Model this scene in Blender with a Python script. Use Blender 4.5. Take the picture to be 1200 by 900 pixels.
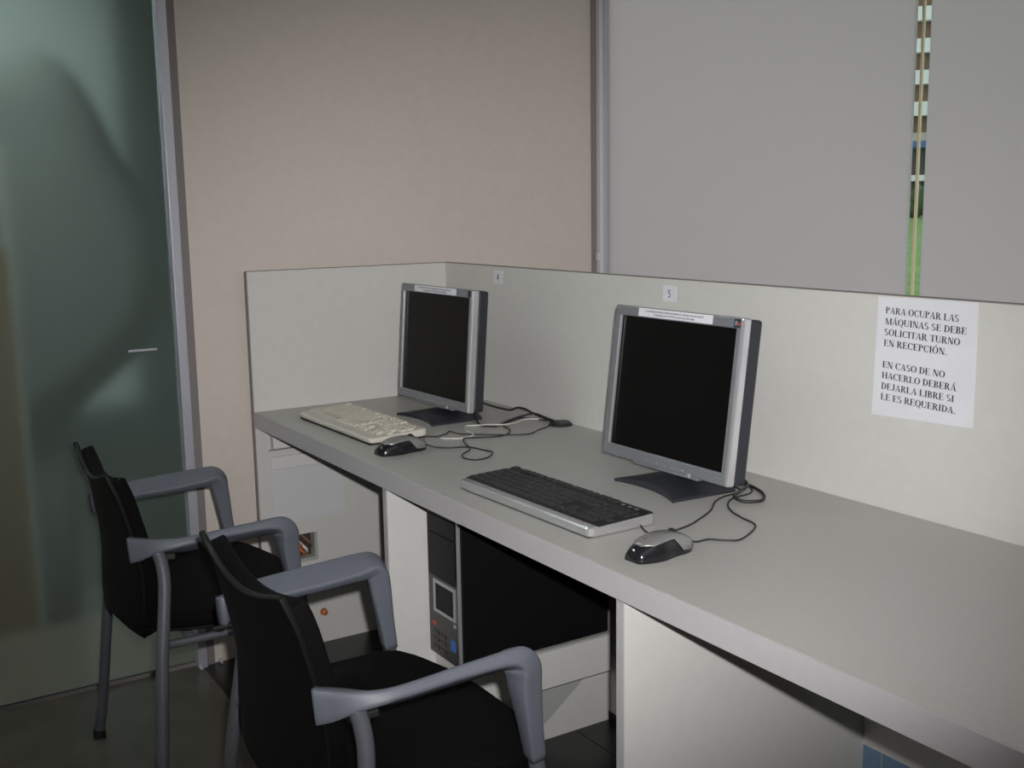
import bpy, bmesh, math, random
from mathutils import Vector, Matrix
random.seed(4)
for o in list(bpy.data.objects): bpy.data.objects.remove(o)
C = bpy.context.scene.collection
S = bpy.context.scene
rad = math.radians

# ------------------------------------------------------------------ camera
CAM = Vector((2.953, -1.622, 1.285))
def cam_axes(yaw, pitch, roll):
    f = Vector((math.cos(yaw)*math.cos(pitch), math.sin(yaw)*math.cos(pitch), math.sin(pitch)))
    r = Vector((math.sin(yaw), -math.cos(yaw), 0)); u = r.cross(f)
    r2 = r*math.cos(roll)+u*math.sin(roll); u2 = r2.cross(f)
    return f, r2, u2
CF, CR, CU = cam_axes(rad(147.87), rad(-9.29), rad(-0.94))
cd = bpy.data.cameras.new('camera'); cam = bpy.data.objects.new('camera', cd); C.objects.link(cam)
M = Matrix((CR, CU, -CF)).transposed().to_4x4(); M.translation = CAM
cam.matrix_world = M
cd.sensor_fit = 'HORIZONTAL'; cd.sensor_width = 36; cd.lens = 1290.3/1200*36
cd.clip_start = 0.02; cd.clip_end = 500
S.camera = cam

# ------------------------------------------------------------------ world: even overcast daylight
w = bpy.data.worlds.new('overcast'); S.world = w; w.use_nodes = True
bg = w.node_tree.nodes['Background']
bg.inputs['Color'].default_value = (0.90, 0.95, 1.0, 1); bg.inputs['Strength'].default_value = 1.15

# ------------------------------------------------------------------ lights
def area(name, loc, rot, sx, sy, power, col=(1, 1, 1)):
    l = bpy.data.lights.new(name, 'AREA'); l.shape = 'RECTANGLE'; l.size = sx; l.size_y = sy
    l.energy = power; l.color = col
    o = bpy.data.objects.new(name, l); C.objects.link(o); o.location = loc; o.rotation_euler = rot
    return o
area('ceiling_light', (3.6, -1.0, 2.57), (0, 0, 0), 1.9, 2.4, 9, (1.0, 0.97, 0.95))
area('hall_fill', (-0.40, -1.9, 2.55), (0, 0, 0), 0.4, 0.9, 62, (0.90, 1.0, 0.97))  # added fill light for the space beyond the glass, no known lamp
area('panel_fill', (-2.2, -0.9, 2.55), (0, 0, 0), 0.6, 0.6, 5, (0.92, 1.0, 0.98))  # second added fill, brightens the pale panel at the back
fl = bpy.data.lights.new('camera_flash', 'SPOT'); fl.energy = 172; fl.spot_size = rad(54); fl.spot_blend = 1.0
fl.shadow_soft_size = 0.012; fl.color = (1, 0.98, 0.97)
flo = bpy.data.objects.new('camera_flash', fl); C.objects.link(flo)
flo.matrix_world = M @ Matrix.Rotation(rad(-1.8), 4, 'X') @ Matrix.Diagonal((1.32, 1, 1, 1)); flo.matrix_world.translation = CAM + CR*0.035 + CU*0.055
S.view_settings.view_transform = 'Standard'; S.view_settings.look = 'None'
S.view_settings.exposure = 0.0; S.view_settings.gamma = 1.0; S.view_settings.use_curve_mapping = False

# ------------------------------------------------------------------ materials
MATS = {}
def mat(name, col, rough=0.5, metal=0.0, noise=0.0, scale=60, bump=0.0, spec=0.5, coat=0.0):
    m = bpy.data.materials.new(name); m.use_nodes = True; nt = m.node_tree
    p = nt.nodes['Principled BSDF']
    p.inputs['Base Color'].default_value = (*col, 1); p.inputs['Roughness'].default_value = rough
    p.inputs['Metallic'].default_value = metal; p.inputs['Specular IOR Level'].default_value = spec
    p.inputs['Coat Weight'].default_value = coat
    if noise or bump:
        tc = nt.nodes.new('ShaderNodeTexCoord'); n = nt.nodes.new('ShaderNodeTexNoise')
        n.inputs['Scale'].default_value = scale; n.inputs['Detail'].default_value = 4
        nt.links.new(tc.outputs['Object'], n.inputs['Vector'])
        if noise:
            r = nt.nodes.new('ShaderNodeValToRGB')
            r.color_ramp.elements[0].position = 0.3; r.color_ramp.elements[1].position = 0.7
            r.color_ramp.elements[0].color = (*[c*(1-noise) for c in col], 1)
            r.color_ramp.elements[1].color = (*[min(1, c*(1+noise)) for c in col], 1)
            nt.links.new(n.outputs['Fac'], r.inputs['Fac']); nt.links.new(r.outputs['Color'], p.inputs['Base Color'])
        if bump:
            b = nt.nodes.new('ShaderNodeBump'); b.inputs['Strength'].default_value = bump
            b.inputs['Distance'].default_value = 0.002
            nt.links.new(n.outputs['Fac'], b.inputs['Height']); nt.links.new(b.outputs['Normal'], p.inputs['Normal'])
    MATS[name] = m; return m
mat('wall_paint', (0.66, 0.60, 0.545), 0.75, noise=0.02, scale=40, bump=0.10)
mat('plain_wall', (0.55, 0.52, 0.48), 0.8)
mat('ceiling_paint', (0.75, 0.74, 0.72), 0.9)
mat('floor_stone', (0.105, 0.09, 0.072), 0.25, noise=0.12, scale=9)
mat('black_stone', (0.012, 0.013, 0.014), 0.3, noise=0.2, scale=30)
mat('grout', (0.06, 0.06, 0.06), 0.8)
mat('laminate', (0.66, 0.655, 0.63), 0.5, noise=0.02, scale=40)
mat('laminate_grey', (0.455, 0.448, 0.428), 0.42, noise=0.03, scale=220)
mat('edge_grey', (0.50, 0.48, 0.50), 0.5, noise=0.02, scale=60)
mat('edge_dark', (0.27, 0.24, 0.23), 0.6)
mat('aluminium', (0.62, 0.62, 0.70), 0.3, metal=0.45)
mat('dull_grey', (0.22, 0.20, 0.20), 0.7)
mat('white_plastic', (0.75, 0.74, 0.74), 0.4)
mat('lit_joint_cream', (0.85, 0.72, 0.48), 0.5)
mat('paper', (0.78, 0.79, 0.84), 0.8, noise=0.02, scale=20)
mat('pale_sheet', (0.67, 0.67, 0.69), 0.7)
mat('ink', (0.03, 0.03, 0.045), 0.8)
mat('faint_ink', (0.30, 0.29, 0.33), 0.8)
mat('blue_ink', (0.05, 0.07, 0.30), 0.8)
mat('bezel_silver', (0.25, 0.26, 0.285), 0.42, metal=0.35)
mat('trim_silver', (0.70, 0.70, 0.73), 0.25, metal=0.65)
mat('housing_black', (0.025, 0.027, 0.035), 0.45)
mat('screen_black', (0.004, 0.0035, 0.0035), 0.4, spec=0.12)
mat('matte_black', (0.010, 0.010, 0.011), 0.6)
mat('gloss_black', (0.012, 0.012, 0.015), 0.16)
mat('mouse_silver', (0.30, 0.30, 0.30), 0.3, metal=0.5)
mat('key_black', (0.018, 0.018, 0.02), 0.5)
mat('key_cream', (0.60, 0.56, 0.49), 0.45)
mat('case_cream', (0.62, 0.59, 0.53), 0.42)
mat('case_silver', (0.52, 0.52, 0.53), 0.25, metal=0.6)
mat('cable_black', (0.02, 0.02, 0.022), 0.5)
mat('cable_white', (0.68, 0.66, 0.62), 0.5)
mat('arm_grey', (0.105, 0.115, 0.142), 0.5, noise=0.03, scale=150)
mat('tube_grey', (0.19, 0.20, 0.23), 0.3, metal=0.55)
mat('seat_black', (0.0032, 0.0032, 0.0035), 0.9, noise=0.3, scale=400, bump=0.3, spec=0.1)
mat('shell_black', (0.0035, 0.0038, 0.0038), 0.6, spec=0.18)
mat('pc_black', (0.005, 0.005, 0.006), 0.5, spec=0.25)
mat('pc_grey', (0.075, 0.073, 0.07), 0.4, metal=0.3)
mat('pc_silver', (0.5, 0.5, 0.53), 0.3, metal=0.6)
mat('sticker_blue', (0.05, 0.15, 0.5), 0.4)
mat('sticker_red', (0.5, 0.06, 0.04), 0.4)
mat('orange', (0.55, 0.16, 0.05), 0.5)
mat('brown_dark', (0.05, 0.03, 0.02), 0.7)
mat('poster_blue', (0.17, 0.28, 0.42), 0.5, noise=0.12, scale=60)
mat('board_shade', (0.42, 0.43, 0.40), 0.6)
mat('facade_brown', (0.20, 0.115, 0.075), 0.8)
mat('facade_white', (0.82, 0.85, 0.86), 0.7)
mat('facade_dark', (0.06, 0.05, 0.045), 0.7)
mat('facade_cream', (0.55, 0.50, 0.42), 0.8)
mat('awning_blue', (0.07, 0.17, 0.38), 0.7)
mat('lawn', (0.14, 0.27, 0.07), 0.9, noise=0.2, scale=0.8)
mat('hedge', (0.045, 0.075, 0.035), 0.9, noise=0.4, scale=1.5)
mat('behind_dark', (0.19, 0.21, 0.20), 0.7)
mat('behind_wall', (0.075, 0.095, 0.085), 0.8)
mat('behind_light', (0.74, 0.85, 0.82), 0.8)
mat('behind_brown', (0.25, 0.17, 0.085), 0.6)
mat('behind_pale', (0.45, 0.46, 0.42), 0.4)

def frosted(name):
    m = bpy.data.materials.new(name); m.use_nodes = True; nt = m.node_tree
    p = nt.nodes['Principled BSDF']; out = nt.nodes['Material Output']
    p.inputs['Base Color'].default_value = (0.86, 0.93, 0.905, 1); p.inputs['Roughness'].default_value = 0.34
    p.inputs['Transmission Weight'].default_value = 1.0; p.inputs['IOR'].default_value = 1.12
    d = nt.nodes.new('ShaderNodeBsdfDiffuse'); d.inputs['Color'].default_value = (0.13, 0.17, 0.155, 1)
    mx = nt.nodes.new('ShaderNodeMixShader'); mx.inputs[0].default_value = 0.30
    nt.links.new(p.outputs[0], mx.inputs[1]); nt.links.new(d.outputs[0], mx.inputs[2])
    nt.links.new(mx.outputs[0], out.inputs['Surface']); MATS[name] = m
frosted('frosted_green')
def film(name):
    m = bpy.data.materials.new(name); m.use_nodes = True; nt = m.node_tree
    nt.nodes.remove(nt.nodes['Principled BSDF']); out = nt.nodes['Material Output']
    t = nt.nodes.new('ShaderNodeBsdfTranslucent'); t.inputs['Color'].default_value = (0.86, 0.80, 0.83, 1)
    d = nt.nodes.new('ShaderNodeBsdfDiffuse'); d.inputs['Color'].default_value = (0.58, 0.57, 0.57, 1)
    mx = nt.nodes.new('ShaderNodeMixShader'); mx.inputs[0].default_value = 0.30
    nt.links.new(t.outputs[0], mx.inputs[1]); nt.links.new(d.outputs[0], mx.inputs[2])
    nt.links.new(mx.outputs[0], out.inputs['Surface']); MATS[name] = m
film('window_film')
def clear(name):
    m = bpy.data.materials.new(name); m.use_nodes = True; nt = m.node_tree
    nt.nodes.remove(nt.nodes['Principled BSDF']); out = nt.nodes['Material Output']
    t = nt.nodes.new('ShaderNodeBsdfTransparent'); t.inputs['Color'].default_value = (0.93, 0.96, 0.94, 1)
    g = nt.nodes.new('ShaderNodeBsdfGlossy'); g.inputs['Roughness'].default_value = 0.02
    mx = nt.nodes.new('ShaderNodeMixShader'); mx.inputs[0].default_value = 0.05
    nt.links.new(t.outputs[0], mx.inputs[1]); nt.links.new(g.outputs[0], mx.inputs[2])
    nt.links.new(mx.outputs[0], out.inputs['Surface']); MATS[name] = m
clear('clear_glass')

# ------------------------------------------------------------------ helpers
def finish(name, bm, m, parent=None, smooth=False, loc=None, rot=None):
    bmesh.ops.recalc_face_normals(bm, faces=bm.faces)
    me = bpy.data.meshes.new(name); bm.to_mesh(me); bm.free()
    if smooth:
        for p in me.polygons: p.use_smooth = True
    return link(name, me, m, parent, loc, rot)
def link(name, me, m, parent=None, loc=None, rot=None):
    o = bpy.data.objects.new(name, me)
    if m and not me.materials: me.materials.append(MATS[m])
    C.objects.link(o)
    if parent: o.parent = parent
    if loc is not None: o.location = loc
    if rot is not None: o.rotation_euler = rot
    return o
def box(bm, x0, x1, y0, y1, z0, z1, bev=0.0, seg=2):
    t = bmesh.new()
    r = bmesh.ops.create_cube(t, size=1)
    for v in t.verts:
        v.co = Vector(((x0+x1)/2+v.co.x*(x1-x0), (y0+y1)/2+v.co.y*(y1-y0), (z0+z1)/2+v.co.z*(z1-z0)))
    if bev: bmesh.ops.bevel(t, geom=list(t.edges), offset=bev, segments=seg, affect='EDGES', profile=0.5)
    me = bpy.data.meshes.new('t'); t.to_mesh(me); t.free(); bm.from_mesh(me); bpy.data.meshes.remove(me)
    return bm
def boxo(name, b, m, parent=None, bev=0.0, smooth=False):
    return finish(name, box(bmesh.new(), *b, bev=bev), m, parent, smooth)
def tag(o, label=None, cat=None, group=None, kind=None):
    for k, val in (('label', label), ('category', cat), ('group', group), ('kind', kind)):
        if val: o[k] = val
    return o
def empty(name, loc, rz=0):
    e = bpy.data.objects.new(name, None); C.objects.link(e); e.location = loc; e.rotation_euler = (0, 0, rz)
    e.empty_display_size = 0.05
    return e
def struct(name, b, m, bev=0.0): return tag(boxo(name, b, m, bev=bev), kind='structure')
def spline(pts, n=6):
    P = [Vector(p) for p in pts]; out = []
    for i in range(len(P)-1):
        p0 = P[max(i-1, 0)]; p1 = P[i]; p2 = P[i+1]; p3 = P[min(i+2, len(P)-1)]
        for k in range(n):
            t = k/n
            out.append(0.5*((2*p1)+(p2-p0)*t+(2*p0-5*p1+4*p2-p3)*t*t+(3*p1-p0-3*p2+p3)*t**3))
    out.append(P[-1]); return out
def sweep(bm, path, prof, up=Vector((0, 0, 1)), scales=None, cap=True, rolls=None):
    """sweep a closed 2D profile [(a,b)] along a path; a runs along side, b along the up-ish normal"""
    path = [Vector(p) for p in path]; rings = []; n = len(path); ref = None
    for i, p in enumerate(path):
        t = (path[min(i+1, n-1)]-path[max(i-1, 0)]).normalized()
        if ref is None:
            s = t.cross(up)
            if s.length < 1e-4: s = t.cross(Vector((1, 0, 0)))
            ref = s.normalized()
        s = (ref-t*ref.dot(t)).normalized(); ref = s; u = s.cross(t)
        sc = scales[i] if scales else (1, 1)
        if not isinstance(sc, tuple): sc = (sc, sc)
        cr, sr = (math.cos(rolls[i]), math.sin(rolls[i])) if rolls else (1.0, 0.0)
        s2, u2 = s*cr+u*sr, u*cr-s*sr
        rings.append([bm.verts.new(p+s2*a*sc[0]+u2*b*sc[1]) for a, b in prof])
    m = len(prof)
    for i in range(n-1):
        for j in range(m):
            bm.faces.new((rings[i][j], rings[i][(j+1) % m], rings[i+1][(j+1) % m], rings[i+1][j]))
    if cap:
        bm.faces.new(rings[0][::-1]); bm.faces.new(rings[-1])
    return bm
def circ(r, n=10): return [(r*math.cos(2*math.pi*k/n), r*math.sin(2*math.pi*k/n)) for k in range(n)]
def rrect(w, h, r, n=3):
    out = []
    for cx, cy, a0 in ((w/2-r, h/2-r, 0), (-w/2+r, h/2-r, 90), (-w/2+r, -h/2+r, 180), (w/2-r, -h/2+r, 270)):
        for k in range(n+1):
            a = rad(a0+90*k/n); out.append((cx+r*math.cos(a), cy+r*math.sin(a)))
    return out
def tube(name, pts, r, m, parent=None, n=6, smooth=True, sides=10):
    return finish(name, sweep(bmesh.new(), spline(pts, n), circ(r, sides)), m, parent, smooth)
def prism(bm, poly, axis, a, b):
    """extrude polygon in the plane normal to axis from a to b"""
    def V(p, d):
        q = list(p); q.insert(axis, d); return bm.verts.new(q)
    A = [V(p, a) for p in poly]; B = [V(p, b) for p in poly]; n = len(poly)
    bm.faces.new(A); bm.faces.new(B[::-1])
    for i in range(n): bm.faces.new((A[i], B[i], B[(i+1) % n], A[(i+1) % n]))
    return bm

# ------------------------------------------------------------------ the room
H = 0.72           # worktop height
X1, Y0, YW, ZC = 4.7, -3.4, 0.61, 2.6
floor = struct('floor', (-0.06, X1, Y0, YW+0.2, -0.12, -0.004), 'grout')
# light stone floor in front of the desks, dark stone tiles below them
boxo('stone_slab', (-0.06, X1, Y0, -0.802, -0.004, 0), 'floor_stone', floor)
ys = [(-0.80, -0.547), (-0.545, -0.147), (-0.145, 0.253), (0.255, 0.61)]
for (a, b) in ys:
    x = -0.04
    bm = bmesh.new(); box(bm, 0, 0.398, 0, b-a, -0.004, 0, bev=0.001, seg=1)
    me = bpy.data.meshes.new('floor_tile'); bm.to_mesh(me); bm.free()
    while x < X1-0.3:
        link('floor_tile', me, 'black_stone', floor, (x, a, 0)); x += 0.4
struct('ceiling', (-3.0, X1+0.1, Y0-0.1, YW+0.1, ZC, ZC+0.1), 'ceiling_paint')
struct('wall_left', (-0.16, -0.04, -0.765, YW+0.05, 0, ZC), 'wall_paint')
struct('wall_right', (X1, X1+0.1, Y0, YW+0.1, 0, ZC), 'plain_wall')
struct('wall_front', (-3.0, X1, Y0-0.1, Y0, 0, ZC), 'plain_wall')
struct('wall_back', (-0.04, X1, YW-0.01, YW+0.14, 0, 0.70), 'plain_wall')

# aluminium frame of the glass partition
trim = empty('trim_1', (-0.04, -0.79, 0)); tag(trim, kind='structure')
boxo('aluminium_profile', (-0.02, 0.022, -0.025, 0.0, 0, ZC), 'aluminium', trim, bev=0.002)
boxo('reveal_shade', (-0.02, 0.006, 0.0, 0.025, 0, ZC), 'dull_grey', trim)  # dark grey band standing in for the shadowed recess beside the profile
boxo('foot_plate', (0.0, 0.034, -0.026, -0.014, 0, 0.010), 'aluminium', trim, bev=0.003)
boxo('foot_plate', (0.0, 0.022, 0.036, 0.045, 0, 0.012), 'aluminium', trim, bev=0.003)
# frosted glass partition with what stands beyond it
door = tag(empty('door_1', (-0.055, -2.1, 0)), kind='structure')
boxo('glass_pane', (-0.005, 0.005, -1.29, 1.285, 0.012, ZC-0.01), 'frosted_green', door)
boxo('bottom_seal', (-0.006, 0.006, -1.29, 1.285, 0.0, 0.012), 'dull_grey', door)
boxo('patch_fitting', (0.005, 0.012, 1.16, 1.235, 0.912, 0.918), 'aluminium', door, bev=0.001)
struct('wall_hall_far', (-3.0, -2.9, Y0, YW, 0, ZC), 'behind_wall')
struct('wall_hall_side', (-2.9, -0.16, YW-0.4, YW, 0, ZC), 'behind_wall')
struct('floor_hall', (-3.0, -0.06, Y0, YW, -0.12, 0), 'floor_stone')

# ------------------------------------------------------------------ windows
win1 = tag(empty('window_1', (0, YW, 0.7)), kind='structure')
boxo('window_frame', (-0.04, -0.014, -0.012, 0.05, 0, ZC-0.7), 'white_plastic', win1, bev=0.002)
boxo('frame_bead', (-0.014, 0.000, 0.0, 0.05, 0, ZC-0.7), 'aluminium', win1, bev=0.002)
boxo('window_sill', (-0.04, 4.68, -0.09, 0.05, -0.03, 0.0), 'white_plastic', win1, bev=0.004)
boxo('latch', (-0.03, -0.012, -0.020, -0.010, 0.395, 0.42), 'white_plastic', win1, bev=0.003)
boxo('frosted_film', (0.000, 1.190, 0.012, 0.018, 0, ZC-0.7), 'window_film', win1)
boxo('clear_pane', (1.190, 1.206, 0.012, 0.020, 0, ZC-0.7), 'clear_glass', win1)
win2 = tag(empty('window_2', (1.21, YW, 0.7)), kind='structure')
boxo('lit_joint', (-0.0035, 0.0025, 0.012, 0.018, 0, ZC-0.7), 'lit_joint_cream', win2)  # pane joint; its cream colour carries the light on the exposed glass edge
boxo('clear_pane', (0.004, 0.022, 0.012, 0.020, 0, ZC-0.7), 'clear_glass', win2)
boxo('frosted_film', (0.022, X1-1.21, 0.012, 0.018, 0, ZC-0.7), 'window_film', win2)
boxo('corner_shade', (-1.2495, -1.244, -0.03, -0.012, 0, ZC-0.7), 'edge_dark', win1).location = (1.21, 0, 0)  # dark strip painted where the recess beside the window frame lies in shadow

# ------------------------------------------------------------------ outdoors, seen through the slit between the films
g = struct('ground_outside', (-160, 120, YW+0.16, 170, -0.5, -0.3), 'lawn')
ang = math.atan2(80, -61)-math.pi/2
b = tag(empty('apartment_building', (-61.0, 80.4, -0.3), ang), 'distant apartment block with white and brown bands beyond the window slit', 'building')
bands = [(0.0, 2.97, 'facade_dark', 'ground_floor'), (2.97, 3.48, 'facade_white', 'floor_band'), (3.48, 5.81, 'facade_dark', 'shop_front'),
         (5.81, 6.39, 'awning_blue', 'awning'), (6.39, 7.12, 'facade_cream', 'floor_band'), (7.12, 8.5, 'facade_brown', 'brick_band')]
z = 8.5
while z < 34:
    bands += [(z, z+1.16, 'facade_white', 'balcony_band'), (z+1.16, z+2.6, 'facade_brown', 'brick_band')]; z += 2.62
for z0, z1, m, nm in bands:
    out = 0.9 if m in ('facade_white', 'awning_blue') else 0.0
    boxo(nm, (-22, 22, -out, 10, z0, z1), m, b)
for k in range(6):
    for f in range(3):
        boxo('window', (-18+k*6.4, -15.6+k*6.4, -0.05, 0.1, 9.72+f*2.62, 11.0+f*2.62), 'facade_dark', b)
hb = bmesh.new(); random.seed(9)
for k in range(70):
    bmesh.ops.create_icosphere(hb, subdivisions=2, radius=1.0, matrix=Matrix.Translation((-22+k*0.65+random.uniform(-.3, .3), random.uniform(-.5, .5), random.uniform(0.8, 2.0))) @ Matrix.Scale(random.uniform(0.8, 1.25), 4))
for v in hb.verts: v.co += Vector((random.uniform(-.12, .12), random.uniform(-.12, .12), random.uniform(-.12, .12)))
hd = finish('hedge', hb, 'hedge', smooth=False, loc=(-54.0, 72.0, -0.3), rot=(0, 0, ang))
tag(hd, 'dark green hedge in front of the distant apartment block', 'hedge')

# ------------------------------------------------------------------ desk built-in
D = 0.621
wt = tag(empty('worktop', (0, -D, 0)), 'long grey laminate worktop carrying the two computers', 'worktop')
boxo('top_board', (0.001, 3.45, 0.002, D-0.001, H-0.042, H), 'laminate_grey', wt)
boxo('edge_band', (0.001, 3.45, -0.001, 0.002, H-0.042, H-0.0005), 'edge_grey', wt)

ep = tag(empty('end_panel', (0, -D, 0)), 'pale end panel against the beige wall, with open niche and socket hole below', 'panel')
# board made of pieces around the niche and the socket opening (local y 0..D, x -0.035..0)
def ep_box(name, y0, y1, z0, z1, m='laminate', x0=-0.018, x1=0.0): return boxo(name, (x0, x1, y0, y1, z0, z1), m, ep)
ep_box('upper_board', 0, D+0.018, H, 1.112)
boxo('edge_strip', (-0.018, 0.0005, -0.0005, D+0.018, 1.112, 1.1135), 'edge_dark', ep)
ep_box('edge_strip', -0.003, 0, 0, 1.112, 'edge_dark', -0.018, -0.001)
ep_box('frame_board', 0, 0.036, 0, H-0.042)
ep_box('rail', 0.036, D, 0.587, 0.603)
ep_box('back_board', 0.036, D, 0.603, H-0.042, 'laminate', -0.039, -0.034)
boxo('niche_box', (-0.034, -0.006, 0.052, 0.30, 0.606, 0.655), 'white_plastic', ep, bev=0.002)
ep_box('lower_board', 0.036, 0.098, 0, 0.587, x0=-0.018, x1=-0.004)
ep_box('lower_board', 0.169, D, 0, 0.587, x0=-0.018, x1=-0.004)
ep_box('lower_board', 0.098, 0.169, 0.344, 0.587, x0=-0.018, x1=-0.004)
ep_box('lower_board', 0.098, 0.169, 0, 0.261, x0=-0.018, x1=-0.004)
boxo('drawer_front', (-0.004, 0.004, 0.039, 0.30, 0.549, 0.585), 'white_plastic', ep, bev=0.001)
boxo('sheet', (-0.004, -0.001, 0.039, 0.262, 0.389, 0.546), 'pale_sheet', ep)
boxo('sheet_fold', (-0.001, 0.0005, 0.039, 0.262, 0.4075, 0.4095), 'pale_sheet', ep)
sk = boxo('socket_box', (-0.036, -0.030, 0.098, 0.169, 0.261, 0.344), 'brown_dark', ep)
boxo('socket_frame', (-0.030, 0.001, 0.160, 0.169, 0.261, 0.344), 'board_shade', sk)
boxo('socket_frame', (-0.030, 0.001, 0.098, 0.160, 0.261, 0.272), 'board_shade', sk)
for i, (yy, zz, c) in enumerate(((0.112, 0.31, 'orange'), (0.126, 0.300, 'paper'), (0.118, 0.29, 'orange'), (0.140, 0.315, 'facade_brown'))):
    tube('wire', [(-0.03, yy-0.01, zz+0.02), (-0.012, yy, zz+0.008), (-0.010, yy+0.012, zz-0.006), (-0.03, yy+0.02, zz-0.02)], 0.0045, c, sk)
kb_ = bmesh.new(); bmesh.ops.create_cone(kb_, cap_ends=True, segments=16, radius1=0.011, radius2=0.008, depth=0.014, matrix=Matrix.Translation((0.003, 0.18, 0.095)) @ Matrix.Rotation(rad(90), 4, 'Y'))
finish('orange_knob', kb_, 'orange', ep, True)

bp = tag(empty('screen_panel', (0, 0, 0)), 'long pale back panel standing behind the worktop below the windows', 'panel')
boxo('board', (0.0005, 3.45, 0, 0.018, H-0.03, 1.112), 'laminate', bp)
boxo('edge_strip', (0.0008, 3.45, -0.0005, 0.0185, 1.112, 1.1135), 'edge_dark', bp)
boxo('modesty_board', (0.0005, 3.45, -0.04, -0.02, 0.02, H-0.043), 'laminate', bp)

for xd, lab in ((0.796, 'pale upright divider under the worktop beside the computer tower'),
                (1.639, 'wide pale upright divider under the worktop at the right, near blue poster'),
                (2.482, 'pale upright divider under the far right end of worktop')):
    d = tag(empty('divider_panel', (xd, -0.61, 0)), lab, 'panel', 'dividers under the worktop')
    boxo('board', (0, 0.018, 0.002, 0.569, 0, H-0.0425), 'laminate', d)
    boxo('edge_band', (0, 0.018, 0, 0.002, 0, H-0.0425), 'edge_grey', d)

po = tag(empty('poster', (1.70, -0.041, 0.16)), 'blue poster on the panel under the worktop', 'poster')
boxo('sheet', (-0.04, 0.001, -0.001, 0, -0.11, 0.11), 'poster_blue', po)
boxo('sheet', (0.004, 0.11, -0.001, 0, -0.11, 0.11), 'poster_blue', po)

# stand for the computer tower
st = tag(empty('computer_stand', (0.816, -0.50, 0)), 'low pale wooden stand under the black computer tower', 'stand')
boxo('top_box', (0, 0.149, 0, 0.39, 0.18, 0.27), 'laminate', st, bev=0.001)
boxo('top_edge', (0, 0.150, 0, 0.39, 0.27, 0.276), 'board_shade', st)
boxo('leg_panel', (0.030, 0.057, 0.02, 0.455, 0, 0.18), 'laminate', st)
gb = bmesh.new(); prism(gb, [(0.20, 0.1795), (0.41, 0.1795), (0.36, 0.12), (0.265, 0.05), (0.20, 0.005)], 0, 0.057, 0.063)
finish('bracket', gb, 'board_shade', st)  # gusset; the shade on its turned-away face is put into the darker grey

# ------------------------------------------------------------------ computer tower
pc = tag(empty('computer_tower', (0.8195, -0.515, 0.2765)), 'black and grey computer tower standing under the worktop', 'computer')
W, DP, HT = 0.146, 0.40, 0.385
boxo('case', (0, W, 0.0045, DP, 0.004, HT), 'pc_black', pc, bev=0.003)
fb = boxo('upper_front', (0.0, W-0.009, 0, 0.006, 0.188, HT), 'pc_black', pc, bev=0.002)
boxo('drive_bay', (0.008, W-0.016, -0.002, 0.0, 0.335, 0.372), 'pc_black', fb, bev=0.0008)
boxo('drive_bay', (0.008, W-0.016, -0.002, 0.0, 0.293, 0.331), 'pc_black', fb, bev=0.0008)
boxo('drive_bay', (0.008, W-0.016, -0.002, 0.0, 0.205, 0.289), 'pc_black', fb, bev=0.0008)
lf = boxo('lower_front', (0.0, W-0.009, 0, 0.006, 0.004, 0.188), 'pc_grey', pc, bev=0.002)
boxo('side_strip', (W-0.0085, W+0.0005, -0.003, 0.004, 0.0, HT), 'pc_silver', pc, bev=0.002)
fr = bmesh.new()
box(fr, 0.030, 0.128, -0.004, 0, 0.176, 0.184); box(fr, 0.030, 0.128, -0.004, 0, 0.108, 0.115)
box(fr, 0.030, 0.038, -0.004, 0, 0.115, 0.176); box(fr, 0.121, 0.128, -0.004, 0, 0.115, 0.176)
finish('floppy_frame', fr, 'pc_silver', lf)
boxo('floppy_slot', (0.038, 0.121, -0.002, 0, 0.115, 0.176), 'pc_black', lf)
boxo('power_button', (0.119, 0.128, -0.004, 0, 0.094, 0.102), 'pc_silver', lf, bev=0.001)
boxo('sticker', (0.100, 0.122, -0.001, 0, 0.035, 0.062), 'sticker_blue', lf)
boxo('sticker', (0.018, 0.034, -0.001, 0, 0.072, 0.082), 'sticker_red', lf)
for k in range(3):
    for j in range(2):
        boxo('port', (0.020+j*0.034, 0.044+j*0.034, -0.0015, 0, 0.018+k*0.017, 0.026+k*0.017), 'gloss_black', lf)

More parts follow.
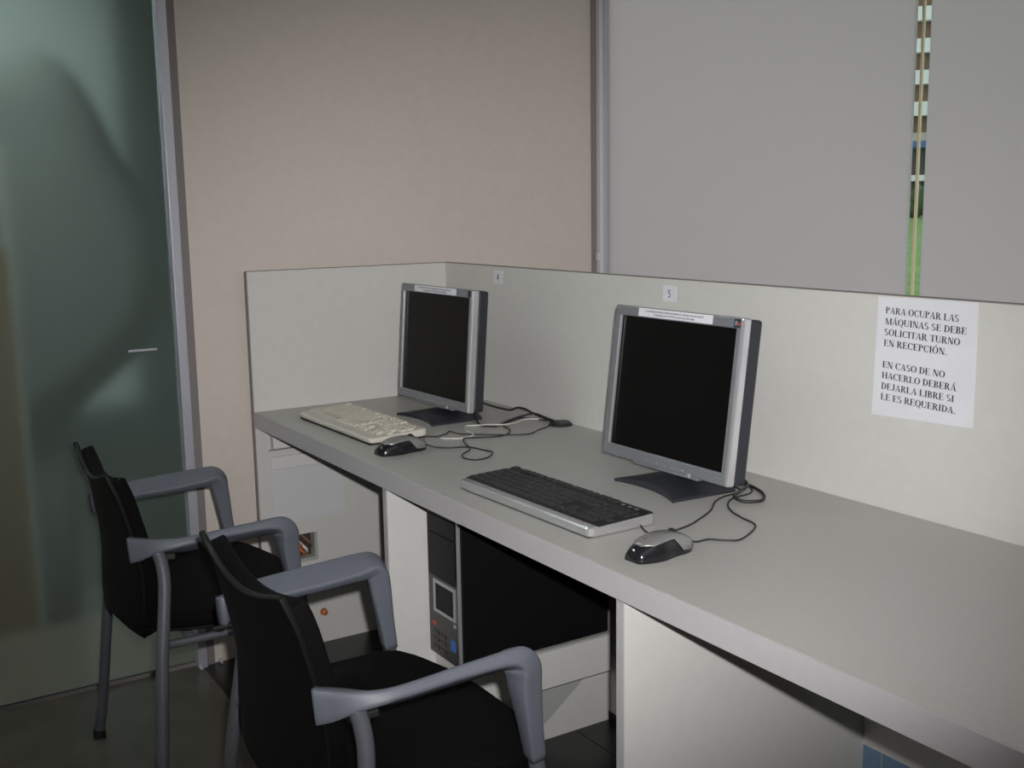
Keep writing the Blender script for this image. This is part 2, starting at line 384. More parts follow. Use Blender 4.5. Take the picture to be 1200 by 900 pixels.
# ------------------------------------------------------------------ monitors
def monitor(cx, cy, cz, yaw, tilt, label, mark, fyaw=0.0, fx=0.0, fy=0.0):
    root = tag(empty('monitor', (cx, cy, H), yaw), label, 'monitor', 'monitors on the worktop')
    Tm = Matrix.Translation((0, 0, cz-H)) @ Matrix.Rotation(-tilt, 4, 'X')   # panel plane: x right, z up, front -y
    def part(name, bm, m, parent=root, smooth=False):
        bm.transform(Tm); return finish(name, bm, m, parent, smooth)
    def B(*a, bev=0.0): return box(bmesh.new(), *a, bev=bev)
    part('rear_housing', B(-0.186, 0.190, 0.008, 0.040, -0.156, 0.154, bev=0.006), 'housing_black')
    hb = bmesh.new(); prism(hb, [(-0.13, -0.12), (0.13, -0.12), (0.13, 0.11), (-0.13, 0.11)], 1, 0.040, 0.058)
    part('rear_bulge', hb, 'housing_black')
    bz = bmesh.new()
    ow, ot, ob = 0.189, 0.156, -0.159; iw, it, ib = 0.169, 0.135, -0.135
    box(bz, -ow, ow, -0.006, 0.010, it, ot, bev=0.003); box(bz, -ow, ow, -0.006, 0.010, ob, ib, bev=0.003)
    box(bz, -ow, -iw, -0.0055, 0.0095, ib-0.004, it+0.004); box(bz, iw, ow, -0.0055, 0.0095, ib-0.004, it+0.004)
    box(bz, -0.088, 0.104, -0.005, 0.010, ob-0.005, ob+0.004, bev=0.002)
    bzo = part('bezel', bz, 'bezel_silver')
    part('trim_strip', B(-0.1715, -0.168, -0.009, -0.002, -0.136, 0.136, bev=0.0015), 'trim_silver')
    part('trim_strip', B(0.180, 0.1905, -0.009, 0.010, -0.158, 0.155, bev=0.003), 'trim_silver')
    part('screen', B(-iw, iw, -0.001, 0.004, ib, it), 'screen_black')
    for k in range(5):
        part('button', B(-0.046+k*0.026, -0.038+k*0.026, -0.0068, -0.005, ob+0.006, ob+0.009, bev=0.0008), 'trim_silver', bzo)
    part('power_button', B(0.078, 0.086, -0.009, -0.004, ob-0.002, ob+0.006, bev=0.0015), 'trim_silver', bzo)
    mk = bmesh.new()
    for k, (a, b_) in enumerate(((0, .004), (.006, .009), (.011, .013), (.0145, .018))):
        box(mk, -0.172+a, -0.172+b_, -0.0068, -0.006, ob+0.0125, ob+0.0175)
    part('maker_mark', mk, 'dull_grey', bzo)
    lt = bmesh.new(); box(lt, 0.135, 0.158, -0.0068, -0.006, ob+0.011, ob+0.0135); part('small_print', lt, 'dull_grey', bzo)
    sg = part('sticker', B(0.162, 0.1795, -0.0072, -0.006, 0.137, 0.153), 'housing_black', bzo)
    if mark:
        part('sticker_print', B(0.165, 0.1705, -0.0078, -0.0072, 0.141, 0.149), 'poster_blue', sg)
        part('sticker_print', B(0.1725, 0.178, -0.0078, -0.0072, 0.141, 0.147), 'sticker_red', sg)
    ps = part('paper_strip', B(-0.113, 0.104, -0.0072, -0.006, 0.1375, 0.1545), 'paper', bzo)
    pt = bmesh.new(); random.seed(3)
    for x0, x1, zz in ((-0.090, 0.078, 0.1488), (-0.065, 0.055, 0.1425)):
        x = x0
        while x < x1:
            l = random.uniform(0.002, 0.006); box(pt, x, x+l, -0.0076, -0.0072, zz-random.uniform(.0012, .002), zz+random.uniform(.0012, .002)); x += l+random.uniform(.0012, .0025)
    part('fine_print', pt, 'faint_ink', ps)
    # foot: thin arched plate, wide corners, with a neck
    ft = bmesh.new(); nx, ny = 14, 8; G = []
    for j in range(ny+1):
        row = []
        for i in range(nx+1):
            u = -1+2*i/nx; vv = j/ny
            front = -0.085+0.020*(1-u*u); back = 0.070
            zz = 0.006+0.022*(1-u*u)*(0.35+0.65*vv)
            row.append((0.100*u*(1-0.04*vv), front+(back-front)*vv, zz))
        G.append(row)
    top = [[ft.verts.new(p) for p in r] for r in G]
    bot = [[ft.verts.new((p[0], p[1], max(0.0, p[2]-0.009-0.012*(1-abs(p[0])/0.100)))) for p in r] for r in G]
    for j in range(ny):
        for i in range(nx):
            ft.faces.new((top[j][i], top[j][i+1], top[j+1][i+1], top[j+1][i])); ft.faces.new((bot[j][i], bot[j+1][i], bot[j+1][i+1], bot[j][i+1]))
    for j in range(ny):
        for i in (0, nx): ft.faces.new((top[j][i], top[j+1][i], bot[j+1][i], bot[j][i]))
    for i in range(nx):
        for j in (0, ny): ft.faces.new((top[j][i], top[j][i+1], bot[j][i+1], bot[j][i]))
    ft.transform(Matrix.Translation((fx, fy, 0)) @ Matrix.Rotation(fyaw, 4, 'Z'))
    finish('foot', ft, 'housing_black', root)
    nk = sweep(bmesh.new(), [(0, 0.045, 0.018), (0, 0.052, 0.06), (0, 0.058, 0.12), (0, 0.056, 0.17)], rrect(0.07, 0.022, 0.008))
    finish('neck', nk, 'housing_black', root)
    return root
monitor(1.299, -0.212, 0.917, 0.011, 0.124, 'flat silver monitor with black screen beside the number 5 label, nearer the camera', True, rad(-5), 0.008, 0.012)
monitor(0.366, -0.237, 0.916, 0.034, 0.078, 'flat silver monitor with black screen in the corner by the end panel', False, rad(-2), 0.012, 0.006)

# ------------------------------------------------------------------ keyboards
KEYS = {}
def key_mesh(w, d, m):
    k = (round(w, 4), round(d, 4), m)
    if k not in KEYS:
        bm = bmesh.new(); h = 0.0052; i = 0.0018
        A = [bm.verts.new(p) for p in ((-w/2, -d/2, 0), (w/2, -d/2, 0), (w/2, d/2, 0), (-w/2, d/2, 0))]
        T = [bm.verts.new(p) for p in ((-w/2+i, -d/2+i*1.3, h), (w/2-i, -d/2+i*1.3, h), (w/2-i, d/2-i*.5, h), (-w/2+i, d/2-i*.5, h))]
        bm.faces.new(T); bm.faces.new(A[::-1])
        for q in range(4): bm.faces.new((A[q], A[(q+1) % 4], T[(q+1) % 4], T[q]))
        me = bpy.data.meshes.new('key'); bm.to_mesh(me); bm.free(); me.materials.append(MATS[m]); KEYS[k] = me
    return KEYS[k]
def keyboard(cx, cy, yaw, label, dark):
    r = tag(empty('keyboard', (cx, cy, H), yaw), label, 'keyboard', 'keyboards on the worktop')
    W_, D_ = (0.432, 0.150) if dark else (0.440, 0.158)
    u = 0.0187; slope = 0.025 if dark else 0.05
    body = bmesh.new()
    lv = [(0.006, 0.002, 0), (0.010, 0, 0), (0.0145, 0, 1), (0.0172, 0.003, 1)] if not dark else [(0.003, 0.001, 0), (0.006, 0, 0), (0.0165, 0, 1), (0.0192, 0.0025, 1)]
    RG = []
    for zz, ins, sl in lv:
        RG.append([body.verts.new((px, py, zz+slope*(py+D_/2)*sl)) for px, py in rrect(W_-2*ins, D_-2*ins, 0.014-ins, 5)])
    for i in range(3):
        for j in range(len(RG[0])): body.faces.new((RG[i][j], RG[i][(j+1) % len(RG[0])], RG[i+1][(j+1) % len(RG[0])], RG[i+1][j]))
    body.faces.new(RG[0][::-1]); body.faces.new(RG[-1])
    finish('body', body, 'case_silver' if dark else 'case_cream', r)
    boxo('underside', (-W_/2+0.008, W_/2-0.008, -D_/2+0.003, D_/2-0.006, 0.0, 0.0075), 'matte_black', r)
    base = 0.0175 if not dark else 0.0195
    x0 = -11.35*u; yb = -D_/2+(0.030 if not dark else 0.022)
    km = 'key_black' if dark else 'key_cream'
    def z_at(y): return base+slope*(y+D_/2)-0.001
    if dark:
        bed = bmesh.new(); ya, yb2 = yb-0.003, yb+6.35*u
        prism(bed, [(ya, z_at(ya)), (ya, z_at(ya)+0.002), (yb2, z_at(yb2)+0.002), (yb2, z_at(yb2))], 0, x0-0.003, -x0+0.003)
        finish('key_bed', bed, 'matte_black', r)
    rows = [  # (row y in units, list of (start, width))
        (0, [(0, 1.25), (1.25, 1.25), (2.5, 1.25), (3.75, 6.25), (10, 1.25), (11.25, 1.25), (12.5, 1.25), (13.75, 1.25), (15.3, 1), (16.3, 1), (17.3, 1), (18.6, 2), (20.6, 1)]),
        (1, [(0, 2.25)]+[(2.25+k, 1) for k in range(10)]+[(12.25, 2.75), (16.3, 1), (18.6, 1), (19.6, 1), (20.6, 1), (21.6, 1.05)]),
        (2, [(0, 1.75)]+[(1.75+k, 1) for k in range(11)]+[(12.75, 2.25), (18.6, 1), (19.6, 1), (20.6, 1)]),
        (3, [(0, 1.5)]+[(1.5+k, 1) for k in range(12)]+[(13.5, 1.5), (15.3, 1), (16.3, 1), (17.3, 1), (18.6, 1), (19.6, 1), (20.6, 1), (21.6, 1.05)]),
        (4, [(k, 1) for k in range(13)]+[(13, 2), (15.3, 1), (16.3, 1), (17.3, 1), (18.6, 1), (19.6, 1), (20.6, 1), (21.6, 1.05)]),
        (5.35, [(0, 1)]+[(2+k, 1) for k in range(4)]+[(6.5+k, 1) for k in range(4)]+[(11+k, 1) for k in range(4)]+[(15.3, 1), (16.3, 1), (17.3, 1)])]
    for ry, ks in rows:
        for s, wd in ks:
            y = yb+(ry+0.5)*u
            link('key', key_mesh(wd*u-0.0014, u-0.0014, km), None, r, (x0+(s+wd/2)*u, y, z_at(y)), (math.atan(slope), 0, 0))
    for k in range(3):
        y = yb+5.85*u
        boxo('status_light', (x0+(18.9+k)*u, x0+(19.3+k)*u, y-0.002, y+0.002, z_at(y), z_at(y)+0.003), 'case_cream' if not dark else 'bezel_silver', r)
    for sx in (-1, 1):
        boxo('foot', (sx*(W_/2-0.04)-0.012, sx*(W_/2-0.04)+0.012, D_/2-0.03, D_/2-0.012, 0.0, 0.007), 'matte_black', r)
    return r
keyboard(1.278, -0.487, rad(1.6), 'silver keyboard with black keys in front of the nearer monitor', True)
keyboard(0.377, -0.470, rad(1.2), 'cream keyboard with black underside in front of the corner monitor', False)

# ------------------------------------------------------------------ mice
def mouse(cx, cy, yaw, label):
    r = tag(empty('computer_mouse', (cx, cy, H), yaw), label, 'computer mouse', 'mice on the worktop')
    L, n = 0.122, 14
    def width(t): return 0.031*(math.sin(math.pi*min(1, max(0, 0.06+0.90*t)))**0.38)*(1-0.18*math.exp(-((t-0.62)/0.16)**2))
    def height(t): return 0.039*(math.sin(math.pi*(0.08+0.80*t))**0.62)*(1-0.12*t)
    def ring(bm, t, k0, k1, m_, off=0.0, lift=0.0):
        y = -L/2+L*t; out = []
        for k in range(m_+1):
            a = math.pi*(k0+(k1-k0)*k/m_)
            ca, sa = math.cos(a), math.sin(a)
            out.append(bm.verts.new(((width(t)+off)*math.copysign(abs(ca)**0.75, ca), y, (height(t)+off)*sa**0.85 if sa > 0 else 0.0)))
        return out
    bm = bmesh.new(); rings = [ring(bm, i/n, 0, 1, 14) for i in range(n+1)]
    for i in range(n):
        for k in range(14): bm.faces.new((rings[i][k], rings[i][k+1], rings[i+1][k+1], rings[i+1][k]))
        bm.faces.new((rings[i][14], rings[i][0], rings[i+1][0], rings[i+1][14]))
    bm.faces.new(rings[0]); bm.faces.new(rings[-1][::-1])
    finish('body', bm, 'gloss_black', r, True)
    sh = bmesh.new(); R2 = []
    for i in range(n+1):
        t = 0.10+0.89*i/n
        e = 0.26 if t < 0.62 else 0.26-0.20*min(1, (t-0.62)/0.10)
        e = max(0.04, e+0.16*max(0, 0.22-t)/0.12)
        R2.append(ring(sh, min(t, .995), e, 1-e, 10, off=0.0009))
    for i in range(n):
        for k in range(10): sh.faces.new((R2[i][k], R2[i][k+1], R2[i+1][k+1], R2[i+1][k]))
    sho = finish('top_shell', sh, 'mouse_silver', r, True)
    so = sho.modifiers.new('solid', 'SOLIDIFY'); so.thickness = 0.0012; so.offset = 1
    wl = bmesh.new(); bmesh.ops.create_cone(wl, cap_ends=True, segments=20, radius1=0.009, radius2=0.009, depth=0.006,
        matrix=Matrix.Translation((0, 0.026, height(0.71)-0.003)) @ Matrix.Rotation(rad(90), 4, 'Y'))
    finish('scroll_wheel', wl, 'matte_black', r, True)
    boxo('mark', (-0.003, 0.003, -0.034, -0.029, height(0.25)-0.004, height(0.25)+0.0018), 'facade_brown', r)
    return r
mouse(1.624, -0.510, rad(4), 'black and silver mouse beside the silver keyboard')
mouse(0.695, -0.512, rad(4), 'black and silver mouse beside the cream keyboard')

# ------------------------------------------------------------------ cables
def cable(name, pts, r, m, label, cat='cable', z=None):
    P = [(p[0], p[1], (H+r+0.0005) if len(p) < 3 else p[2]) for p in pts]
    o = tube(name, P, r, m, n=5, sides=8); tag(o, label, cat); return o
cable('mouse_cable', [(1.618, -0.446, H+.012), (1.616, -0.425, H+.004), (1.614, -0.396), (1.634, -0.376), (1.645, -0.352), (1.618, -0.296), (1.593, -0.269), (1.554, -0.26), (1.51, -0.245), (1.472, -0.218), (1.446, -0.180), (1.434, -0.120), (1.38, -0.082), (1.30, -0.05), (1.24, -0.010)], 0.0018, 'cable_black', 'thin black cable curling from the nearer mouse to behind the monitor')
cable('keyboard_cable', [(1.495, -0.445, H+.006), (1.519, -0.453), (1.548, -0.452), (1.547, -0.432), (1.542, -0.404), (1.532, -0.365), (1.514, -0.326), (1.484, -0.272), (1.445, -0.225), (1.426, -0.185), (1.416, -0.130), (1.36, -0.112), (1.28, -0.080), (1.20, -0.010)], 0.0018, 'cable_black', 'thin black cable from the silver keyboard past the nearer mouse')
cable('monitor_cable', [(1.33, -0.10, H+.06), (1.355, -0.085, H+.012), (1.373, -0.088), (1.406, -0.092), (1.451, -0.109), (1.481, -0.133), (1.493, -0.158), (1.475, -0.184), (1.455, -0.186, H+.009), (1.440, -0.160, H+.010), (1.41, -0.108, H+.011), (1.34, -0.066, H+.010), (1.27, -0.020, H+.006)], 0.0032, 'cable_black', 'thick black cable looping out behind the nearer monitor')
cable('mouse_cable', [(0.703, -0.45, H+.012), (0.712, -0.432, H+.004), (0.733, -0.406), (0.751, -0.365), (0.803, -0.351), (0.833, -0.347), (0.871, -0.381), (0.877, -0.416), (0.847, -0.429), (0.811, -0.413), (0.774, -0.372), (0.706, -0.348), (0.663, -0.324), (0.672, -0.296), (0.691, -0.248), (0.677, -0.205), (0.633, -0.175), (0.586, -0.165), (0.55, -0.12), (0.53, -0.07), (0.60, -0.035), (0.64, -0.04)], 0.0018, 'cable_black', 'thin black curled cable from the mouse by the cream keyboard')
cable('monitor_cable', [(0.36, -0.16, H+.07), (0.38, -0.112, H+.03), (0.44, -0.06, H+.010), (0.475, -0.05, H+.020), (0.51, -0.05, H+.022), (0.541, -0.05, H+.018), (0.60, -0.045, H+.009), (0.645, -0.04, H+.007)], 0.003, 'cable_black', 'thick black cable arching from the corner monitor to the desk grommet')
cable('power_cable', [(0.45, -0.17, H+.02), (0.52, -0.20), (0.562, -0.206), (0.581, -0.181), (0.55, -0.12, H+.006), (0.54, -0.075, H+.010), (0.556, -0.05, H+.016), (0.60, -0.045, H+.012), (0.648, -0.043, H+.007)], 0.003, 'cable_black', 'black cable from the foot of the corner monitor to the grommet')
cable('keyboard_cable', [(0.585, -0.42, H+.010), (0.60, -0.37), (0.585, -0.33), (0.566, -0.311), (0.61, -0.304), (0.655, -0.256), (0.711, -0.175), (0.684, -0.12), (0.66, -0.07), (0.648, -0.045, H+.006)], 0.0016, 'cable_black', 'thin dark cable running from under the cream keyboard to the grommet')
cable('white_cable', [(0.628, -0.371), (0.659, -0.33), (0.64, -0.285), (0.575, -0.27), (0.536, -0.245), (0.544, -0.215), (0.575, -0.205, H+.008), (0.60, -0.17, H+.008), (0.575, -0.12), (0.55, -0.07), (0.589, -0.03)], 0.002, 'cable_white', 'thin white cable loop on the worktop beside the corner monitor')
gr = tag(empty('cable_grommet', (0.658, -0.035, H), rad(40)), 'flat black plastic cable grommet on the worktop by the back panel', 'grommet')
gm = bmesh.new(); bmesh.ops.create_cone(gm, cap_ends=True, segments=28, radius1=0.032, radius2=0.028, depth=0.006, matrix=Matrix.Translation((0, 0, 0.003)))
finish('flange', gm, 'matte_black', gr)
gm = bmesh.new(); bmesh.ops.create_cone(gm, cap_ends=True, segments=28, radius1=0.022, radius2=0.020, depth=0.004, matrix=Matrix.Translation((0.004, 0, 0.008)))
finish('cover', gm, 'housing_black', gr)

# ------------------------------------------------------------------ chairs
def chair(cx, cy, yaw, label):
    r = tag(empty('armchair', (cx, cy, 0), yaw), label, 'chair', 'black armchairs at the desk')
    # seat: padded, rounded plan, front edge rolled down, sides slightly raised
    def slab(name, grid_top, thick, m, flip=1):
        bm = bmesh.new(); ny = len(grid_top); nx = len(grid_top[0])
        T = [[bm.verts.new(p) for p in row] for row in grid_top]
        for j in range(ny-1):
            for i in range(nx-1): bm.faces.new((T[j][i], T[j][i+1], T[j+1][i+1], T[j+1][i]))
        o = finish(name, bm, m, r, True)
        md = o.modifiers.new('solid', 'SOLIDIFY'); md.thickness = thick; md.offset = flip
        bv = o.modifiers.new('bevel', 'BEVEL'); bv.width = min(thick*0.42, 0.015); bv.segments = 3; bv.limit_method = 'ANGLE'; bv.angle_limit = rad(50)
        return o
    g = []; nx, ny = 14, 14
    for j in range(ny+1):
        v = j/ny; row = []
        for i in range(nx+1):
            u = -1+2*i/nx
            edge = 1-0.20*max(0, (v-0.70)/0.30)**2.5-0.22*max(0, (0.35-v)/0.35)**2
            y = -0.135+0.385*v-0.040*abs(u)**3*max(0, (v-0.5)*2)
            z = 0.474+0.006*abs(u)**2.5-0.022*max(0, (v-0.80)/0.20)**2
            row.append((0.238*u*edge, y, z))
        g.append(row)
    slab('seat', g, 0.030, 'seat_black', -1)
    g2 = [[(p[0]*0.96, p[1]*0.97, p[2]-0.031) for p in row] for row in g]
    slab('seat_shell', g2, 0.007, 'shell_black', -1)
    # backrest: flat at the top, hollowed lower down, leaning back
    prof = [(0.425, -0.125, 0.022), (0.45, -0.128, 0.036), (0.50, -0.126, 0.038), (0.56, -0.126, 0.034), (0.62, -0.135, 0.026), (0.68, -0.150, 0.016), (0.73, -0.163, 0.010), (0.765, -0.175, 0.006), (0.783, -0.181, 0.005)]
    prof = [tuple(q) for q in spline(prof, 3)]
    def backgrid(off, wsc, z0, z1):
        g = []
        for z, y, hollow in prof:
            if z < z0 or z > z1: continue
            row = []
            vt = max(0, (z-0.70)/0.083); vb = max(0, (0.50-z)/0.075)
            for i in range(nx+1):
                u = -1+2*i/nx
                w_ = (0.192-0.008*vt**2.5-0.02*vb**2)*wsc
                zz = z-0.042*vt*(1-u*u)-0.008*abs(u)**8*vt
                row.append((w_*u, y-hollow*(1-abs(u)**2.0)+off, zz))
            g.append(row)
        return g
    slab('backrest', backgrid(0.0, 0.985, 0.42, 0.772), 0.026, 'seat_black', 1)
    slab('back_shell', backgrid(-0.010, 1.01, 0.42, 0.80), 0.010, 'shell_black', 1)
    for s in (-1, 1):
        # arm: flat plastic bar, flared bracket at the back, turned down at the front
        X = s*0.250
        path = [(s*0.208, -0.156, 0.626), (s*0.221, -0.138, 0.628), (s*0.240, -0.106, 0.633), (X, -0.06, 0.632), (X, 0.03, 0.636), (X, 0.105, 0.640), (X, 0.134, 0.638), (X, 0.146, 0.622), (X, 0.150, 0.59), (X, 0.158, 0.53), (X, 0.166, 0.475)]
        pts = spline(path, 4); n = len(pts)
        key = [(0.36, 2.35, 0), (0.42, 2.0, 4), (0.70, 1.2, 18), (1.0, 0.85, 32), (1.05, 0.90, 34), (1.05, 1.05, 30), (1.0, 1.5, 22), (0.95, 1.8, 16), (0.80, 1.7, 10), (0.62, 1.3, 4), (0.52, 1.1, 0)]
        sc = []; rl = []
        for i in range(n):
            t = i/4; a = int(min(t, len(key)-2)); f = t-a
            sc.append(tuple(key[a][q]*(1-f)+key[a+1][q]*f for q in (0, 1))); rl.append(s*rad(key[a][2]*(1-f)+key[a+1][2]*f))
        am = finish('armrest', sweep(bmesh.new(), pts, rrect(0.050, 0.022, 0.006), scales=sc, rolls=rl), 'arm_grey', r, True)
        sb = bmesh.new(); box(sb, -0.002, 0.002, -0.0012, 0.0012, -0.0165, 0.0165)
        finish('bracket_seam', sb, 'tube_grey', am, loc=(s*0.2365, -0.1290, 0.630))
        tube('rear_leg', [(s*0.243, -0.112, 0.626), (s*0.246, -0.106, 0.60), (s*0.252, -0.104, 0.56), (s*0.262, -0.112, 0.49), (s*0.278, -0.126, 0.38), (s*0.318, -0.150, 0.12), (s*0.336, -0.163, 0.012)], 0.0125, 'tube_grey', r, 5, sides=14)
        tube('front_leg', [(X, 0.165, 0.485), (s*0.256, 0.172, 0.42), (s*0.274, 0.190, 0.25), (s*0.302, 0.215, 0.012)], 0.0125, 'tube_grey', r, 4, sides=14)
        for yy, xx in ((-0.1635, s*0.3363), (0.2155, s*0.3025)):
            f = bmesh.new(); bmesh.ops.create_cone(f, cap_ends=True, segments=14, radius1=0.016, radius2=0.0145, depth=0.022, matrix=Matrix.Translation((xx, yy, 0.011)))
            finish('foot_cap', f, 'matte_black', r, False)
        tube('side_rail', [(s*0.268, -0.118, 0.450), (s*0.235, -0.10, 0.427), (s*0.215, 0.05, 0.421), (s*0.225, 0.14, 0.421), (s*0.256, 0.172, 0.425)], 0.009, 'tube_grey', r, 4)
        pv = bmesh.new(); box(pv, s*0.215-0.022, s*0.215+0.022, -0.118, -0.075, 0.600, 0.612, bev=0.003)
        finish('back_clip', pv, 'matte_black', r)
    for yy in (-0.05, 0.13):
        tube('crossbar', [(-0.22, yy, 0.421), (0, yy, 0.420), (0.22, yy, 0.421)], 0.010, 'tube_grey', r, 3)
    return r
chair(0.584, -0.990, rad(-2.1), 'black armchair with grey plastic arms by the glass partition, farther from camera')
chair(1.429, -0.956, rad(-0.6), 'black armchair with grey plastic arms nearest the camera, drawn up to the computer tower')

# ------------------------------------------------------------------ lettering (serif capitals built from strokes)
def glyph(ch):
    q = []; T, t = 0.17, 0.055
    def rc(x0, x1, y0, y1): q.append([(x0, y0), (x1, y0), (x1, y1), (x0, y1)])
    def stem(x, w_=T, top=True, bot=True, y0=0, y1=1):
        rc(x, x+w_, y0, y1)
        if bot: rc(x-0.06, x+w_+0.06, y0, y0+0.045)
        if top: rc(x-0.06, x+w_+0.06, y1-0.045, y1)
    def dg(x0, y0, x1, y1, w_): q.append([(x0, y0), (x0+w_, y0), (x1+w_, y1), (x1, y1)])
    def ring(cx, cy, rx, ry, a0, a1, wx=T, wy=t, n=12):
        for k in range(n):
            a, b_ = rad(a0+(a1-a0)*k/n), rad(a0+(a1-a0)*(k+1)/n)
            q.append([(cx+rx*math.cos(a), cy+ry*math.sin(a)), (cx+rx*math.cos(b_), cy+ry*math.sin(b_)), (cx+(rx-wx)*math.cos(b_), cy+(ry-wy)*math.sin(b_)), (cx+(rx-wx)*math.cos(a), cy+(ry-wy)*math.sin(a))])
    acc = None
    if ch in 'ÁÓ': acc = ch; ch = {'Á': 'A', 'Ó': 'O'}[ch]
    W_ = 0.7
    if ch == 'A':
        W_ = 0.74; dg(0.06, 0, 0.33, 1, 0.06); dg(0.50, 0, 0.30, 1, 0.18) if False else q.append([(0.48, 0), (0.67, 0), (0.42, 1), (0.33, 1)]); rc(0.16, 0.54, 0.30, 0.35); rc(0, 0.2, 0, .045); rc(0.42, 0.74, 0, .045)
    elif ch == 'B': W_ = 0.66; stem(0.08); ring(0.25, 0.755, 0.31, 0.245, -90, 90); ring(0.25, 0.265, 0.37, 0.265, -90, 90)
    elif ch == 'C': W_ = 0.70; ring(0.38, 0.5, 0.36, 0.51, 40, 320, n=18); rc(0.64, 0.68, 0.66, 0.98)
    elif ch == 'D': W_ = 0.74; stem(0.08); ring(0.25, 0.5, 0.46, 0.5, -90, 90, n=14)
    elif ch in 'EL':
        W_ = 0.66; stem(0.08); rc(0.08, 0.60, 0, .055); rc(0.57, 0.61, 0, 0.26)
        if ch == 'E': rc(0.08, 0.58, .945, 1); rc(0.54, 0.58, 0.76, 1); rc(0.2, 0.45, 0.48, 0.53); rc(0.42, 0.46, 0.38, 0.63)
    elif ch == 'H': W_ = 0.80; stem(0.08); stem(0.55); rc(0.2, 0.6, 0.48, 0.53)
    elif ch == 'I': W_ = 0.38; stem(0.10)
    elif ch == 'J': W_ = 0.50; stem(0.24, bot=False, y0=0.15); ring(0.20, 0.2, 0.21, 0.2, 180, 360, wx=0.13, wy=0.06)
    elif ch == 'M': W_ = 0.96; stem(0.10, 0.06); stem(0.72); dg(0.40, 0, 0.10, 1, 0.16) ; dg(0.44, 0, 0.76, 1, 0.05)
    elif ch == 'N': W_ = 0.76; stem(0.10, 0.06); stem(0.60, 0.06, bot=False); dg(0.50, 0, 0.08, 1, 0.18)
    elif ch in 'OQ':
        W_ = 0.78; ring(0.39, 0.5, 0.37, 0.51, 0, 360, n=24)
        if ch == 'Q': q.append([(0.36, 0.02), (0.50, 0.02), (0.76, -0.22), (0.58, -0.22)])
    elif ch in 'PR':
        W_ = 0.64 if ch == 'P' else 0.74; stem(0.08); ring(0.25, 0.74, 0.34, 0.26, -90, 90)
        if ch == 'R': dg(0.54, 0, 0.28, 0.5, 0.18); rc(0.50, 0.76, 0, .045)
    elif ch == 'S': W_ = 0.58; ring(0.28, 0.745, 0.24, 0.265, 40, 270, wx=0.13, wy=0.10); ring(0.28, 0.265, 0.26, 0.275, -140, 90, wx=0.13, wy=0.10)
    elif ch == 'T': W_ = 0.68; stem(0.26, top=False); rc(0.03, 0.66, .945, 1); rc(0.03, 0.07, 0.74, 1); rc(0.62, 0.66, 0.74, 1)
    elif ch == 'U': W_ = 0.76; stem(0.08, bot=False, y0=0.3); stem(0.60, 0.06, bot=False, y0=0.3); ring(0.37, 0.3, 0.29, 0.31, 180, 360, wx=0.11, wy=0.07)
    elif ch == '.': W_ = 0.28; rc(0.06, 0.20, 0, 0.15)
    elif ch == ' ': W_ = 0.30
    elif ch == '4': W_ = 0.56; rc(0.30, 0.46, 0, 1); rc(0.02, 0.56, 0.22, 0.36); dg(0.02, 0.28, 0.30, 1, 0.14)
    elif ch == '5': W_ = 0.52; rc(0.08, 0.48, 0.85, 1); rc(0.08, 0.22, 0.48, 1); ring(0.22, 0.31, 0.29, 0.32, -140, 120, wx=0.15, wy=0.12)
    if acc: q.append([(W_/2-0.04, 1.06), (W_/2+0.05, 1.06), (W_/2+0.19, 1.28), (W_/2+0.06, 1.28)])
    return q, W_
def lettering(name, lines, h, pitch, xs, z0, y, m, parent, widths=None):
    bm = bmesh.new()
    for li, text in enumerate(lines):
        tot = sum(glyph(c)[1] for c in text)*h
        sx = (widths[li]/tot) if widths and widths[li] else 1.0
        x = xs
        for c in text:
            q, w_ = glyph(c)
            for k, poly in enumerate(q):
                bm.faces.new([bm.verts.new((x+px*h*sx, y-0.00001*k, z0-pitch*li+pz*h)) for px, pz in poly])
            x += w_*h*sx
    return finish(name, bm, m, parent)
no = tag(empty('notice', (1.722, -0.0005, 0.893), 0), 'white paper notice with printed Spanish text taped to the back panel', 'notice')
bm = bmesh.new(); prism(bm, [(-0.099, 0.216), (0.104, 0.219), (0.105, 0.006), (-0.105, -0.001)], 1, -0.0006, 0.0004)
sheet = finish('sheet', bm, 'paper', no)
LN = ['PARA OCUPAR LAS', 'MÁQUINAS SE DEBE', 'SOLICITAR TURNO', 'EN RECEPCIÓN.', '', 'EN CASO DE NO', 'HACERLO DEBERÁ', 'DEJARLA LIBRE SI', 'LE ES REQUERIDA.']
WD = [0.152, 0.168, 0.157, 0.133, None, 0.132, 0.156, 0.153, 0.158]
tx = lettering('printed_text', LN, 0.0118, 0.0197, 0, 0, -0.0012, 'ink', sheet, WD)
tx.location = (-0.082, 0, 0.187); tx.rotation_euler = (0, rad(1.4), 0)
for ch, cx, cz, m, lab in (('4', 0.307, 1.083, 'ink', 'small square white label with number 4 above the corner monitor'),
                           ('5', 1.045, 1.080, 'blue_ink', 'small square white label with number 5 above the nearer monitor')):
    e = tag(empty('number_label', (cx, -0.0005, cz)), lab, 'label', 'number labels on the back panel')
    s_ = boxo('card', (-0.023, 0.023, -0.0008, 0.0004, -0.018, 0.018), 'paper', e)
    lettering('printed_number', [ch], 0.0175, 0, -0.0045, -0.009, -0.0014, m, s_)

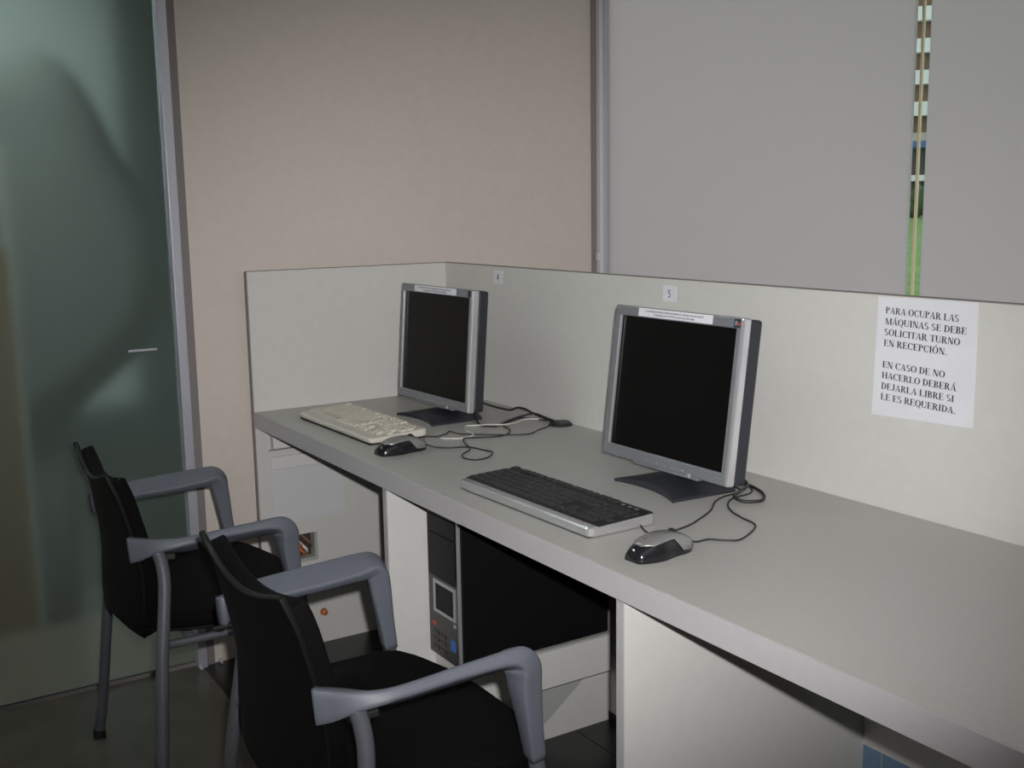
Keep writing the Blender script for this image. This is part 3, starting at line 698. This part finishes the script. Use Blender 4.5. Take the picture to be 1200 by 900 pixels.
# ------------------------------------------------------------------ beyond the glass partition
lw = tag(empty('lit_panel', (-2.88, -1.0, 1.2)), 'pale lit surface glimpsed through the frosted glass at top left', 'panel')
boxo('board', (0, 0.03, -0.9, 0.74, -0.9, 1.35), 'behind_light', lw, bev=0.004)
outl = [(-1.75, 1.40), (-1.40, 1.66), (-1.18, 1.69), (-1.06, 1.655), (-0.985, 1.55), (-0.945, 1.45), (-0.90, 1.34), (-0.868, 1.25), (-0.850, 1.12), (-0.868, 1.0), (-0.92, 0.91), (-1.05, 0.80), (-1.27, 0.66), (-1.6, 0.55), (-1.8, 0.75), (-1.86, 1.05)]
XB = -0.95
kk = (CAM.x-XB)/(CAM.x+0.05)      # the outline is given on the pane; carry it back to the shape's own distance
outl = [(CAM.y+(a-CAM.y)*kk, CAM.z+(b_-CAM.z)*kk) for a, b_ in outl]
sp = [(q.x, q.y) for q in spline([(a, b_, 0) for a, b_ in outl+[outl[0]]], 5)][:-1]
cyy = sum(p[0] for p in sp)/len(sp); czz = sum(p[1] for p in sp)/len(sp)
bm = bmesh.new(); rings = []
for k in range(9):
    a = math.pi*k/8; s_ = 0.70+0.30*math.sin(a)**0.5; xx = XB-0.12*math.cos(a)
    rings.append([bm.verts.new((xx, cyy+(p[0]-cyy)*s_, czz+(p[1]-czz)*s_)) for p in sp])
nn = len(sp)
for i in range(8):
    for j in range(nn): bm.faces.new((rings[i][j], rings[i][(j+1) % nn], rings[i+1][(j+1) % nn], rings[i+1][j]))
bm.faces.new(rings[0]); bm.faces.new(rings[-1][::-1])
ds = empty('rounded_shape', (0, 0, 0)); tag(ds, 'large dark rounded shape blurred behind the frosted glass partition', 'furniture')
finish('body', bm, 'behind_dark', ds, True)
boxo('pedestal', (XB-0.08, XB+0.08, cyy-0.12, cyy+0.12, 0, 0.7), 'behind_dark', ds, bev=0.02)
wb = tag(empty('streak_board', (-0.62, -1.335, 0)), 'added brown board with pale edge, imitating a streak in the glass at far left', 'board')  # made-up board that gives the glass its brown tint and pale light streak
boxo('board', (-0.012, 0.0, -0.25, 0.20, 0.0, 1.18), 'behind_brown', wb)
boxo('pale_edge', (-0.014, 0.004, 0.20, 0.216, 0.0, 1.48), 'behind_pale', wb)
